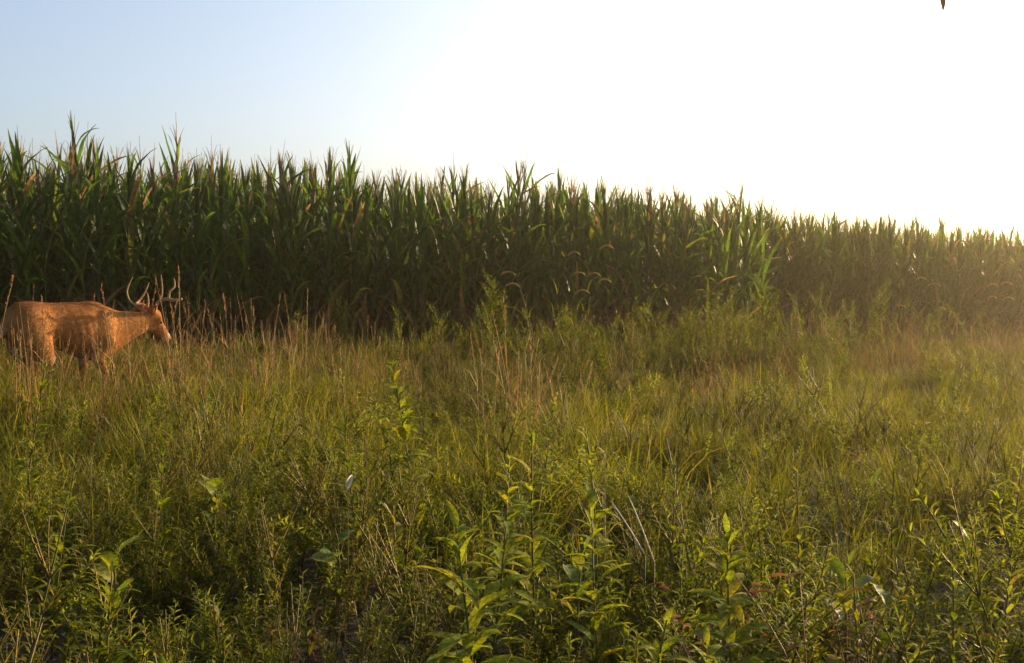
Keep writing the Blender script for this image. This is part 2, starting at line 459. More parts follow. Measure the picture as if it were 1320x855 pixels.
# ------------------------------------------------------------------ where the countable meadow plants stand
LW = [
 (-0.077, 4.6, 0.86, 67, 0.145, 'tallest bright leafy weed at the meadow middle, lance leaves in tiers', True, 0.08, False),
 (-0.020, 2.55, 0.66, 64, 0.155, 'large bright weed at the bottom middle with long drooping lance leaves', True, 0.12, False),
 (0.197, 2.9, 0.60, 59, 0.138, 'bushy leafy weed low and right of the middle, whorls of narrow leaves', True, 0.1, False),
 (0.020, 5.2, 0.72, 44, 0.097, 'thin weed tipped with yellow buds behind the meadow middle', False, 0.1, True),
 (-0.143, 5.6, 0.70, 44, 0.097, 'yellow tipped weed between the deer and the tallest leafy weed', False, 0.15, True),
 (-0.024, 3.2, 0.70, 52, 0.124, 'leafy weed directly behind the large bottom middle weed', True, 0.15, False),
 (0.022, 3.5, 0.74, 49, 0.124, 'upright leafy weed right of the tallest one, at half its distance', True, 0.12, False),
 (0.070, 3.8, 0.74, 46, 0.117, 'leaning leafy weed just right of the meadow middle', True, 0.3, False),
 (0.080, 3.1, 0.56, 44, 0.117, 'shorter leafy weed in front of the leaning one right of the middle', True, 0.2, False),
 (0.253, 3.7, 0.66, 44, 0.084, 'leafy weed with pale curled leaves right of the bushy one', True, 0.2, False),
 (0.133, 4.0, 0.60, 44, 0.097, 'narrow weed rising from the fine grass right of the middle', False, 0.1, False),
 (-0.427, 4.4, 0.80, 70, 0.103, 'tall dense weed at the left edge below the deer', False, 0.1, False),
 (-0.353, 2.7, 0.50, 49, 0.117, 'dark leafy weed low at the left among brown leaves', False, 0.15, False),
 (-0.400, 3.4, 0.58, 49, 0.110, 'dark leafy weed near the left edge, below the tall dense one', False, 0.15, False),
 (-0.227, 5.0, 0.66, 44, 0.103, 'slender green weed beside the reddish dry stems', False, 0.15, False),
 (-0.133, 4.0, 0.60, 44, 0.110, 'green weed left of the tallest leafy weed', False, 0.2, False),
 (0.380, 3.0, 0.56, 46, 0.079, 'leafy weed low at the right beside the broad leaves', False, 0.15, False),
 (0.307, 2.8, 0.52, 46, 0.079, 'leafy weed at lower right between the bushy weed and the round leaf', False, 0.2, False),
 (0.045, 2.25, 0.42, 33, 0.138, 'low spreading weed at the bottom, right of the large bright weed', True, 0.4, False),
 (-0.110, 3.3, 0.46, 39, 0.110, 'small weed at the edge of the dark hollow', False, 0.2, False),
 (0.170, 2.45, 0.44, 44, 0.117, 'low weed at the bottom in front of the bushy weed', True, 0.25, False),
 (0.110, 2.6, 0.46, 39, 0.117, 'low weed at the bottom between the large bright and the bushy weed', True, 0.25, False),
 (0.330, 4.6, 0.58, 41, 0.070, 'slim weed standing out of the fine grass at the right', False, 0.12, False),
 (-0.300, 3.9, 0.58, 46, 0.110, 'green weed amid the dry stems below the deer', False, 0.15, False),
 (-0.250, 2.45, 0.40, 33, 0.124, 'low weed at the bottom left of the dark hollow', True, 0.3, False),
]
DK = [
 (-0.258, 4.4, 6, 0.140, 'broad leaved plant with a withered pale tip amid the dry stems', 0.34),
 (-0.147, 3.7, 5, 0.118, 'broad leaved plant by a pale dead leaf, left of the tallest weed', 0.34),
 (-0.343, 3.4, 5, 0.118, 'broad leaved plant with one upright pointed leaf at the left', 0.34),
 (0.290, 3.7, 6, 0.158, 'broad leaved plant with upright folded leaves right of the bushy weed', 0.36),
 (0.395, 3.8, 6, 0.158, 'broad leaved plant near the right edge at the front of the fine grass', 0.36),
 (0.325, 3.2, 5, 0.144, 'broad leaved plant with a tall pale leaf at the right', 0.34),
 (0.405, 2.5, 5, 0.144, 'plant with a large rounded leaf near the right edge', 0.26),
 (0.352, 2.15, 5, 0.115, 'plant with round yellow green leaves at the lower right corner', 0.28),
 (0.295, 2.7, 4, 0.130, 'broad leaved plant with a flat lying leaf at the lower right', 0.24),
 (-0.290, 2.25, 5, 0.098, 'broad leaved plant with a glossy leaf at the bottom left', 0.22),
 (-0.250, 2.6, 5, 0.091, 'broad leaved plant just behind the glossy leaf at the bottom left', 0.26),
 (0.055, 3.4, 5, 0.130, 'broad leaved plant amid the leafy weeds at the middle', 0.40),
 (-0.100, 3.9, 4, 0.108, 'broad leaved plant at the foot of the tallest weed', 0.42),
]
HERO = np.array([(a[0] * a[1], a[1]) for a in LW + DK])

# ------------------------------------------------------------------ meadow plants, uncountable
def grass_tuft(k, n, h0, h1, w, mat_green='grass', spread=0.10, curl=1.2):
    rr = random.Random(500 + k); u = rr.uniform
    b = MB()
    for i in range(n):
        r = spread * math.sqrt(rr.random()); th = u(0, 6.28)
        L = u(h0, h1)
        leaf(b, (r * math.cos(th), r * math.sin(th), 0), th + u(-1.2, 1.2), L, w * u(0.7, 1.3), u(0.02, 0.35), u(0.3, curl + 0.2), n=5, kind='blade', cols=2, twist=u(-1.5, 1.5), bend=u(-0.6, 0.6), power=1.6)
    return b, [M[mat_green]]

def straw_tuft(k, n, h0, h1):
    rr = random.Random(700 + k); u = rr.uniform
    b = MB()
    for i in range(n):
        r = 0.09 * math.sqrt(rr.random()); th = u(0, 6.28); L = u(h0, h1)
        p, d, _ = arc((r * math.cos(th), r * math.sin(th), 0), th, L, u(0, 0.10), u(0.02, 0.35), 6)
        tube(b, p, np.linspace(0.0024, 0.0011, 6), 3, 0)
        for j in range(3):
            q = p[rr.randint(1, 3)]
            leaf(b, q, u(0, 6.28), u(0.12, 0.28), 0.006, u(0.2, 0.5), u(0.8, 2.4), n=4, kind='blade', cols=2, mi=0)
        if rr.random() < 0.75:
            for j in range(18):                                        # panicle
                t = rr.random()
                q = p[-2] * (1 - t) + p[-1] * t + (p[-1] - p[-2]) * u(0, 0.25)
                leaf(b, q, u(0, 6.28), u(0.012, 0.032), 0.0035, u(0.05, 0.3), u(0.2, 0.6), n=3, kind='lance', cols=2, mi=1)
    return b, [M['straw'], M['seed']]

def leafy_weed(k, H, nl, Ll, Wl, mat='weed', kind='lance', branches=0):
    rr = random.Random(900 + k); u = rr.uniform
    b = MB()
    def shoot(p0, az, L, a0, a1, nn, ls):
        p, d, _ = arc(p0, az, L, a0, a1, 7)
        tube(b, p, np.linspace(0.0035, 0.0015, 7) * (0.6 + 0.4 * L / H), 4, 1)
        for i in range(nn):
            t = 0.15 + 0.85 * (i + rr.random()) / nn
            q = np.array([np.interp(t * 6, range(7), p[:, c]) for c in range(3)])
            taper = 1.0 - 0.55 * t
            leaf(b, q, i * 2.4 + u(-0.5, 0.5), Ll * taper * ls * u(0.8, 1.2), Wl * taper * ls * u(0.85, 1.15), u(0.5, 0.95), u(1.1, 1.9), n=5, kind=kind, fold=0.3, cols=3 if Wl > 0.009 else 2, mi=0, twist=u(-0.4, 0.4))
        return p
    p = shoot((0, 0, 0), u(0, 6), H, 0.02, u(0.08, 0.3), nl, 1.0)
    for j in range(branches):
        t = u(0.35, 0.85); q = p[int(t * 6)]
        shoot(q, u(0, 6.28), H * u(0.2, 0.4), u(0.4, 0.7), u(0.2, 0.6), max(6, nl // 3), 0.75)
    return b, [M[mat], M['stem']]

def broad_weed(k, n, Ll, Wl, mat='broad'):
    rr = random.Random(1100 + k); u = rr.uniform
    b = MB()
    for i in range(n):
        r = u(0, 0.05); th = u(0, 6.28)
        leaf(b, (r * math.cos(th), r * math.sin(th), u(0, 0.15)), th + u(-0.5, 0.5), Ll * u(0.7, 1.2), Wl * u(0.8, 1.2), u(0.1, 0.6), u(0.9, 1.9), n=8, kind='dock', fold=0.25, wave=0.05, twist=u(-0.6, 0.6))
    return b, [M[mat]]

def dead_clump(k):
    rr = random.Random(1300 + k); u = rr.uniform
    b = MB()
    for i in range(6):
        p, d, _ = arc((u(-0.08, 0.08), u(-0.08, 0.08), 0), u(0, 6.28), u(0.18, 0.42), u(0, 0.5), u(0.5, 1.5), 6)
        tube(b, p, np.linspace(0.0018, 0.0008, 6), 3)
        for j in range(9):
            leaf(b, p[rr.randint(1, 5)] + [u(-0.02, 0.02), u(-0.02, 0.02), u(-0.03, 0.03)], u(0, 6.28), u(0.02, 0.06), u(0.004, 0.011), u(0.6, 1.4), u(1.5, 3.0), n=5, kind='lance', fold=u(0.2, 0.9), twist=u(-2, 2))
    return b, [M['dead']]

def clusters(name, protos, n_out, n_in, radius, s0=0.75, s1=1.25, tilt=0.12):
    """join n_in plants of the given kinds into a patch, n_out patches in all."""
    out_ = []
    cat_ = [(np.concatenate(b.v), b.f, np.array(b.m), np.concatenate(b.a)) for b, _ in protos]
    for k in range(n_out):
        j = MB()
        for i in range(n_in):
            v, f, mi, al = cat_[int(rng.integers(len(cat_)))]
            r = radius * math.sqrt(rng.random()); th = rng.uniform(0, 6.28)
            mt = np.array(Euler((rng.normal(0, tilt), rng.normal(0, tilt), rng.uniform(0, 6.28))).to_matrix()) * rng.uniform(s0, s1)
            v2 = v @ mt.T + [r * math.cos(th), r * math.sin(th), 0]
            base = j.n
            j.v.append(v2); j.a.append(al); j.n += len(v2)
            j.f += [tuple(q + base for q in fc) for fc in f]; j.m += mi.tolist()
        out_.append(j.mesh(name, protos[0][1]))
    return out_

def noise2(x, y, s, seed):
    r = np.random.default_rng(seed); out = 0
    for _ in range(6):
        a, b, c = r.normal(0, 1, 3) * s
        out = out + np.sin(a * x + b * y + c * 9)
    return out / 6 * 1.6

def field_points(per_m2, y0, y1):
    """random spots in the meadow (spots per square metre), kept off the corn."""
    n = int(per_m2 * 2 * (0.52 * y1 + 1.0) * (y1 - y0))
    d = rng.uniform(y0, y1, n)
    x = rng.uniform(-1, 1, n) * (0.52 * y1 + 1.0)
    ok = np.abs(x) < 0.50 * d + 1.0
    x, d = x[ok], d[ok]
    rel = np.stack([x, d], 1) - CP0
    s = rel @ CU; nn = rel @ CN
    edge = np.where(s > STEP, 1.52, 0.0)
    ok = nn < edge - 0.1
    return x[ok], d[ok], (edge - nn)[ok]

def plantout(name, meshes, per_m2, dens, s0, s1, label, cat, y0=1.3, y1=30, tilt=0.04):
    x, y, e = field_points(per_m2, y0, y1)
    keep = rng.random(len(x)) < np.clip(dens(x, y, e), 0, 1)
    x, y, e = x[keep], y[keep], e[keep]
    clear = np.ones(len(x), bool)                                    # weeds crowd the grass out round their foot
    for hx0, hy0 in HERO: clear &= ((x - hx0) / 0.20) ** 2 + ((y - hy0 + 0.10) / 0.28) ** 2 > 1
    clear |= rng.random(len(x)) < 0.35
    x, y, e = x[clear], y[clear], e[clear]
    P = np.stack([x, y, ground_z(x, y) - 0.01], 1)
    return scatter(name, meshes, P, rng.uniform(0, 6.28, len(x)), rng.normal(0, tilt, (len(x), 2)), rng.uniform(s0, s1, len(x)) * (0.92 + 0.22 * noise2(x, y, 1.6, 21)), rng.integers(0, len(meshes), len(x)), label, cat)

n_a = lambda x, y: noise2(x, y, 0.9, 3)
n_b = lambda x, y: noise2(x, y, 0.55, 8)
hollow = lambda x, y: 1 - 0.55 * np.exp(-(((x + 0.40) / 0.24) ** 2 + ((y - 2.7) / 0.5) ** 2))
far = lambda y: np.clip(1.25 - y / 30, 0.35, 1)                      # fewer patches needed far off, where they overlap in view
grassP = clusters('grass_patch', [grass_tuft(k, 50, 0.16, 0.42, 0.0055, curl=1.7) for k in range(6)], 6, 8, 0.40)
fineP = clusters('fine_patch', [grass_tuft(20 + k, 60, 0.12, 0.30, 0.0036, curl=1.3, spread=0.13) for k in range(5)], 5, 8, 0.42)
strawP = clusters('straw_patch', [straw_tuft(k, 7, 0.38, 0.66) for k in range(5)], 6, 5, 0.40)
weedP = clusters('weed_patch', [leafy_weed(k, random.uniform(0.32, 0.50), 54, 0.060, 0.012, branches=5) for k in range(6)], 5, 6, 0.35, tilt=0.28)
weedBP = clusters('bright_weed_patch', [leafy_weed(110 + k, random.uniform(0.34, 0.54), 52, 0.068, 0.014, mat='weed_bright', branches=4) for k in range(6)], 5, 5, 0.36, tilt=0.28)
featherP = clusters('feather_patch', [leafy_weed(30 + k, random.uniform(0.28, 0.46), 46, 0.042, 0.008, mat='weed_yellow', branches=8) for k in range(6)], 6, 6, 0.38, tilt=0.22)
coverP = clusters('cover_patch', [leafy_weed(80 + k, random.uniform(0.12, 0.24), 20, 0.055, 0.018, branches=2) for k in range(6)], 5, 12, 0.42)
broadP = clusters('broad_patch', [broad_weed(k, 6, 0.20, 0.05) for k in range(4)], 4, 2, 0.25)
deadP = clusters('dead_patch', [dead_clump(k) for k in range(5)], 5, 4, 0.32)
tallP = clusters('tall_patch', [leafy_weed(60 + k, random.uniform(0.7, 1.0), 60, 0.12, 0.022, branches=8) for k in range(5)], 6, 4, 0.35)
tallgP = clusters('tall_grass_patch', [grass_tuft(40 + k, 45, 0.45, 0.95, 0.010, curl=1.0, spread=0.14) for k in range(5)], 5, 4, 0.3)
right = lambda x, y: 1 / (1 + np.exp(-(x + 0.02 * y) / 0.35))
near = lambda y: 1 / (1 + np.exp((y - 5.3) / 0.7))
plantout('meadow_grass', grassP, 4.0, lambda x, y, e: (0.75 + 0.35 * n_a(x, y)) * hollow(x, y) * far(y) * (1 - 0.75 * near(y)), 0.8, 1.2, 'mixed green meadow grass covering the ground before the corn', 'grass')
plantout('fine_grass', fineP, 3.0, lambda x, y, e: (0.15 + 0.75 * right(x, y) * (1 - near(y))) * hollow(x, y) * far(y), 0.85, 1.25, 'fine yellow green grass across the middle meadow', 'grass')
plantout('dry_grass', strawP, 1.6, lambda x, y, e: (0.10 * (1 - near(y)) + 0.26 * (1 - right(x + 0.12 * y, y)) * (1 - near(y)) + 0.28 * (e < 6) * (1 - near(y))) * (0.8 + 0.5 * n_b(x, y)), 0.8, 1.2, 'tan and reddish dry grass stems with seed heads', 'grass')
plantout('leafy_weeds', weedP + weedBP, 8.0, lambda x, y, e: (0.14 + 0.60 * near(y)) * (0.85 + 0.5 * n_b(x, y)) * hollow(x, y), 0.8, 1.2, 'low leafy green weeds among the meadow grass', 'weeds')
plantout('feathery_weeds', featherP, 6.5, lambda x, y, e: (0.48 + 0.35 * near(y)) * (0.8 - 0.4 * n_b(x, y)) * hollow(x, y), 0.8, 1.25, 'small leaved branching green weeds among the grass', 'weeds')
plantout('ground_cover', coverP, 11.0, lambda x, y, e: 0.25 + 0.65 * near(y), 0.8, 1.3, 'low small leaved ground cover under the meadow plants', 'weeds')
plantout('broad_leaves', broadP, 1.2, lambda x, y, e: 0.1 + 0.35 * near(y), 0.6, 1.0, 'scattered low broad leaves among the grass', 'weeds')
plantout('dead_weeds', deadP, 3.0, lambda x, y, e: np.where((x < -0.15) & (y < 4.2), 0.85, 0.10), 0.7, 1.2, 'withered brown stems and leaves low in the meadow', 'weeds', y1=12)
plantout('deer_grass', grassP + strawP[:2], 9.0, lambda x, y, e: 0.9 * np.exp(-(((x + 3.1) / 1.2) ** 2 + ((y - 7.85) / 0.6) ** 2)), 1.25, 1.7, 'taller mixed grass hiding the lower legs of the deer', 'grass')
bump = lambda x, y: np.exp(-((x / y - 0.11) / 0.12) ** 2)
plantout('edge_weeds', tallP, 4.0, lambda x, y, e: (e < 5.5) * (e > 0.1) * (0.14 * (x / y > -0.2) + 0.6 * bump(x, y)) * (0.8 + 0.4 * n_a(x, y)), 0.5, 1.2, 'tall green weeds and grass along the foot of the corn', 'weeds', y0=8)

# ------------------------------------------------------------------ the deer
def sd_cap(P, a, b, ra, rb, ys=1.0):
    a = np.array(a, float); b = np.array(b, float)
    Q = P - a; d = b - a
    Qs = Q * np.array([1, 1 / ys, 1]); ds = d * np.array([1, 1 / ys, 1])
    t = np.clip((Qs @ ds) / (ds @ ds), 0, 1)
    return np.linalg.norm(Qs - t[..., None] * ds, axis=-1) - (ra + (rb - ra) * t)
def sd_ell(P, c, r, tilt=0.0):
    Q = P - np.array(c, float)
    if tilt:
        cs, sn = math.cos(tilt), math.sin(tilt)
        Q = np.stack([Q[..., 0] * cs + Q[..., 2] * sn, Q[..., 1], -Q[..., 0] * sn + Q[..., 2] * cs], -1)
    r = np.array(r, float)
    k0 = np.linalg.norm(Q / r, axis=-1); k1 = np.linalg.norm(Q / (r * r), axis=-1) + 1e-9
    return k0 * (k0 - 1) / k1
def smin(a, b, k):
    h = np.clip(0.5 + 0.5 * (b - a) / k, 0, 1)
    return b + (a - b) * h - k * h * (1 - h)

def surface_nets(Fv, org, h):
    nx, ny, nz = Fv.shape
    s = Fv < 0
    c = [s[i:nx - 1 + i, j:ny - 1 + j, k:nz - 1 + k] for i in (0, 1) for j in (0, 1) for k in (0, 1)]
    cnt = sum(q.astype(np.int8) for q in c)
    act = (cnt > 0) & (cnt < 8)
    I = np.argwhere(act)
    ids = np.full(act.shape, -1, int); ids[act] = np.arange(len(I))
    acc = np.zeros((len(I), 3)); num = np.zeros(len(I))
    cor = [(i, j, k) for i in (0, 1) for j in (0, 1) for k in (0, 1)]
    for a in cor:
        for ax in range(3):
            if a[ax]: continue
            b = list(a); b[ax] = 1
            fa = Fv[I[:, 0] + a[0], I[:, 1] + a[1], I[:, 2] + a[2]]
            fb = Fv[I[:, 0] + b[0], I[:, 1] + b[1], I[:, 2] + b[2]]
            m = (fa < 0) != (fb < 0)
            t = np.where(m, fa / np.where(m, fa - fb, 1), 0)
            pt = np.tile(np.array(a, float), (len(I), 1)); pt[:, ax] += t
            acc += pt * m[:, None]; num += m
    V = (I + acc / num[:, None]) * h + org
    Fs = []
    for ax in range(3):
        o1, o2 = [(1, 2), (2, 0), (0, 1)][ax]
        sl0 = [slice(None)] * 3; sl1 = [slice(None)] * 3
        sl0[ax] = slice(0, -1); sl1[ax] = slice(1, None)
        d = s[tuple(sl0)] != s[tuple(sl1)]
        E = np.argwhere(d)
        E = E[(E[:, o1] > 0) & (E[:, o2] > 0) & (E[:, o1] < Fv.shape[o1] - 1) & (E[:, o2] < Fv.shape[o2] - 1)]
        inside = s[E[:, 0], E[:, 1], E[:, 2]]
        q = []
        for (u1, u2) in ((1, 1), (0, 1), (0, 0), (1, 0)):
            e = E.copy(); e[:, o1] -= u1; e[:, o2] -= u2
            q.append(ids[e[:, 0], e[:, 1], e[:, 2]])
        q = np.stack(q, 1)
        q[~inside] = q[~inside][:, ::-1]
        Fs.append(q)
    return V, np.concatenate(Fs)

h = 0.009
org = np.array([-0.68, -0.27, -0.03])
shape = (194, 60, 106)
G = np.stack(np.meshgrid(*[np.arange(n) for n in shape], indexing='ij'), -1) * h + org
D = sd_ell(G, (-0.02, 0, 0.660), (0.43, 0.130, 0.168))
D = smin(D, sd_ell(G, (0.08, 0, 0.625), (0.22, 0.160, 0.190)), 0.04)
D = smin(D, sd_ell(G, (0.21, 0, 0.610), (0.22, 0.140, 0.212)), 0.06)
D = smin(D, sd_ell(G, (-0.34, 0, 0.680), (0.20, 0.150, 0.170)), 0.06)
D = smin(D, sd_cap(G, (-0.42, 0, 0.80), (0.24, 0, 0.795), 0.045, 0.045), 0.06)
D = smin(D, sd_cap(G, (0.18, 0, 0.785), (0.34, 0, 0.735), 0.055, 0.06), 0.06)
legs = {1: dict(h=0.10, f=-0.05), -1: dict(h=-0.06, f=0.07)}
hoof_at = []
for sd, off in legs.items():
    y = 0.095 * sd
    D = smin(D, sd_ell(G, (-0.335, 0.095 * sd, 0.585), (0.145, 0.082, 0.215), 0.15), 0.03)
    kx = -0.21 + off['h'] * 0.4
    D = smin(D, sd_cap(G, (-0.31, y, 0.54), (kx, y, 0.43), 0.105, 0.065), 0.05)
    hk = (-0.43 + off['h'], y, 0.275)
    D = smin(D, sd_cap(G, (kx - 0.02, y, 0.42), hk, 0.062, 0.030), 0.035)
    ft = (hk[0] + 0.05, y, 0.075)
    D = smin(D, sd_cap(G, hk, ft, 0.029, 0.020), 0.02)
    tp = (ft[0] + 0.035, y, 0.025)
    D = smin(D, sd_cap(G, ft, tp, 0.021, 0.022), 0.015); hoof_at.append(tp)
    D = smin(D, sd_ell(G, (0.245, 0.098 * sd, 0.615), (0.095, 0.062, 0.180), -0.25), 0.025)
    el = (0.19 + off['f'] * 0.2, y, 0.43)
    D = smin(D, sd_cap(G, (0.29, y, 0.53), el, 0.070, 0.050), 0.04)
    kn = (0.215 + off['f'], y, 0.255)
    D = smin(D, sd_cap(G, el, kn, 0.046, 0.027), 0.03)
    ff = (0.205 + off['f'], y, 0.075)
    D = smin(D, sd_cap(G, kn, ff, 0.024, 0.018), 0.02)
    tp = (ff[0] + 0.035, y, 0.025)
    D = smin(D, sd_cap(G, ff, tp, 0.019, 0.021), 0.015); hoof_at.append(tp)
D = smin(D, sd_cap(G, (0.28, 0, 0.655), (0.70, 0, 0.700), 0.132, 0.066, 0.75), 0.06)
D = smin(D, sd_cap(G, (0.34, 0, 0.530), (0.66, 0, 0.655), 0.105, 0.060, 0.75), 0.05)
D = smin(D, sd_ell(G, (0.775, 0, 0.715), (0.085, 0.062, 0.072), 0.9), 0.04)
D = smin(D, sd_cap(G, (0.79, 0, 0.70), (0.925, 0, 0.535), 0.055, 0.031, 0.85), 0.025)
D = smin(D, sd_cap(G, (0.75, 0, 0.655), (0.895, 0, 0.525), 0.048, 0.022, 0.8), 0.025)
for sd in (1, -1):
    D = smin(D, sd_ell(G, (0.815, 0.045 * sd, 0.705), (0.022, 0.018, 0.020)), 0.02)   # brow over the eye
    D = smin(D, sd_cap(G, (0.765, 0.035 * sd, 0.765), (0.772, 0.045 * sd, 0.795), 0.020, 0.015), 0.012)   # pedicle
D = smin(D, sd_cap(G, (-0.49, 0, 0.76), (-0.575, 0, 0.60), 0.034, 0.028), 0.03)   # tail
D += 0.0030 * np.sin(G[..., 0] * 95 + G[..., 2] * 30) * np.exp(-((G[..., 0] - 0.02) / 0.16) ** 2) * np.exp(-((G[..., 2] - 0.62) / 0.12) ** 2)   # ribs
DV, DF = surface_nets(D, org, h)
for _ in range(3):                                                     # relax the voxel steps
    acc = np.zeros_like(DV); cnt = np.zeros(len(DV))
    for a in range(4):
        i, j = DF[:, a], DF[:, (a + 1) % 4]
        np.add.at(acc, i, DV[j]); np.add.at(acc, j, DV[i]); np.add.at(cnt, i, 1); np.add.at(cnt, j, 1)
    DV = DV * 0.5 + 0.5 * acc / cnt[:, None]

def sstep(a, b, x):
    t = np.clip((x - a) / (b - a), 0, 1)
    return t * t * (3 - 2 * t)
tawny = np.array([0.29, 0.125, 0.035]); white = np.array([0.42, 0.31, 0.20]); dark = np.array([0.02, 0.016, 0.014]); back = np.array([0.14, 0.046, 0.013])
x, y, z = DV.T
dapple = noise2(DV[:, 0] * 9, DV[:, 2] * 9 + DV[:, 1] * 5, 1.0, 44) * 0.5 + noise2(DV[:, 0] * 24, DV[:, 2] * 24 + DV[:, 1] * 9, 1.0, 45) * 0.5
cl = np.tile(tawny, (len(DV), 1)) * (1 + 0.28 * dapple[:, None])  # mottled coat tone, also standing in for patchy light on the flank
def blend(c, w):
    global cl
    cl = cl * (1 - w[:, None]) + c * w[:, None]
blend(back, sstep(0.75, 0.86, z) * (1 - sstep(0.35, 0.65, x)) * 0.8)
belly = (1 - sstep(0.43, 0.47, z)) * sstep(-0.26, -0.16, x) * (1 - sstep(0.10, 0.2, x)) * (z > 0.36)
blend(white, belly * 0.9)
blend(white, (1 - sstep(0.06, 0.085, np.abs(y))) * (z < 0.52) * (z > 0.28) * (np.abs(x + 0.25) < 0.2) * 0.85)
blend(white, sstep(0.52, 0.56, -x) * (1 - sstep(0.62, 0.75, z)) * 0.6)
hx = (x - 0.79) * 0.63 + (z - 0.70) * -0.775     # along the muzzle
blend(back, sstep(-0.06, 0.0, hx) * (1 - sstep(0.12, 0.17, hx)) * (x > 0.74) * 0.5)
blend(white, sstep(0.15, 0.165, hx) * (1 - sstep(0.19, 0.2, hx)) * (x > 0.8) * 0.8)
blend(dark, sstep(0.205, 0.222, hx) * (x > 0.8))
blend(white, (x > 0.66) * (x < 0.76) * (1 - sstep(0.615, 0.65, z)) * 0.7)
dm = bpy.data.meshes.new('deer_body')
dm.from_pydata(DV.tolist(), [], DF.tolist())
dm.polygons.foreach_set('use_smooth', [True] * len(DF))
ca = dm.attributes.new('fur', 'FLOAT_COLOR', 'POINT')
ca.data.foreach_set('color', np.concatenate([cl, np.ones((len(cl), 1))], 1).ravel())

m, nt, out = nodes('deer_fur')
at = nt.nodes.new('ShaderNodeAttribute'); at.attribute_name = 'fur'
tc = nt.nodes.new('ShaderNodeTexCoord'); mp = nt.nodes.new('ShaderNodeMapping'); mp.inputs['Scale'].default_value = (26, 90, 70)
nt.links.new(tc.outputs['Object'], mp.inputs['Vector'])
no = nt.nodes.new('ShaderNodeTexNoise'); no.inputs['Scale'].default_value = 1.0; no.inputs['Detail'].default_value = 4
nt.links.new(mp.outputs[0], no.inputs['Vector'])
mr = nt.nodes.new('ShaderNodeMapRange'); mr.inputs[1].default_value = 0.3; mr.inputs[2].default_value = 0.7; mr.inputs[3].default_value = 0.72; mr.inputs[4].default_value = 1.25
nt.links.new(no.outputs['Fac'], mr.inputs[0])
mu = nt.nodes.new('ShaderNodeMix'); mu.data_type = 'RGBA'; mu.blend_type = 'MULTIPLY'; mu.inputs[0].default_value = 1
nt.links.new(at.outputs['Color'], mu.inputs[6]); nt.links.new(mr.outputs[0], mu.inputs[7])
p = nt.nodes.new('ShaderNodeBsdfPrincipled'); p.inputs['Roughness'].default_value = 0.85; p.inputs['Specular IOR Level'].default_value = 0.08
nt.links.new(mu.outputs[2], p.inputs['Base Color'])
bp = nt.nodes.new('ShaderNodeBump'); bp.inputs['Distance'].default_value = 0.006; bp.inputs['Strength'].default_value = 0.6
nt.links.new(no.outputs['Fac'], bp.inputs['Height']); nt.links.new(bp.outputs[0], p.inputs['Normal'])
nt.links.new(p.outputs[0], out.inputs['Surface'])
dm.materials.append(m)
M['antler'] = leaf_mat('antler', [(0, (0.27, 0.155, 0.07)), (1, (0.32, 0.19, 0.09))], trans=0, rough=0.7, noise=0.2)
M['ear'] = leaf_mat('ear', [(0, (0.30, 0.13, 0.06)), (1, (0.34, 0.15, 0.07))], trans=0.45, rough=0.8, tcol=(1.6, 0.6, 0.4), noise=0.2)
M['black'] = leaf_mat('black', [(0, (0.012, 0.010, 0.009)), (1, (0.015, 0.012, 0.01))], trans=0, rough=0.25, spec=0.5)

# short coat hairs lying back along the body
DNr = np.zeros_like(DV)
q0, q1, q2 = DV[DF[:, 0]], DV[DF[:, 1]], DV[DF[:, 2]]
fn = np.cross(q1 - q0, q2 - q0)
for a in range(4): np.add.at(DNr, DF[:, a], fn)
DNr /= np.linalg.norm(DNr, axis=1)[:, None] + 1e-12
nh = 42000
pick = rng.integers(0, len(DF), nh)
w4 = rng.dirichlet((1, 1, 1, 1), nh)
hp0 = (DV[DF[pick]] * w4[..., None]).sum(1); hn = DNr[DF[pick, 0]]; hc = cl[DF[pick, 0]] * rng.uniform(0.6, 1.4, (nh, 1))
flow = np.tile(np.array([-1.0, 0, -0.45]), (nh, 1)) + rng.normal(0, 0.25, (nh, 3))
flow -= (flow * hn).sum(1)[:, None] * hn
flow /= np.linalg.norm(flow, axis=1)[:, None] + 1e-9
hl = rng.uniform(0.012, 0.026, nh) * np.where(hp0[:, 0] > 0.72, 0.4, 1.0) * np.where(hp0[:, 2] < 0.40, 0.55, 1.0)
side = np.cross(flow, hn) * 0.0011
tipp = hp0 + (flow * 0.93 + hn * 0.30) * hl[:, None]
HV = np.stack([hp0 - side, hp0 + side, tipp], 1).reshape(-1, 3)
coat = bpy.data.meshes.new('deer_coat')
coat.from_pydata(HV.tolist(), [], np.arange(3 * nh).reshape(-1, 3).tolist())
ca = coat.attributes.new('fur', 'FLOAT_COLOR', 'POINT')
ca.data.foreach_set('color', np.repeat(np.concatenate([hc, np.ones((nh, 1))], 1), 3, 0).ravel())
coat.materials.append(dm.materials[0])

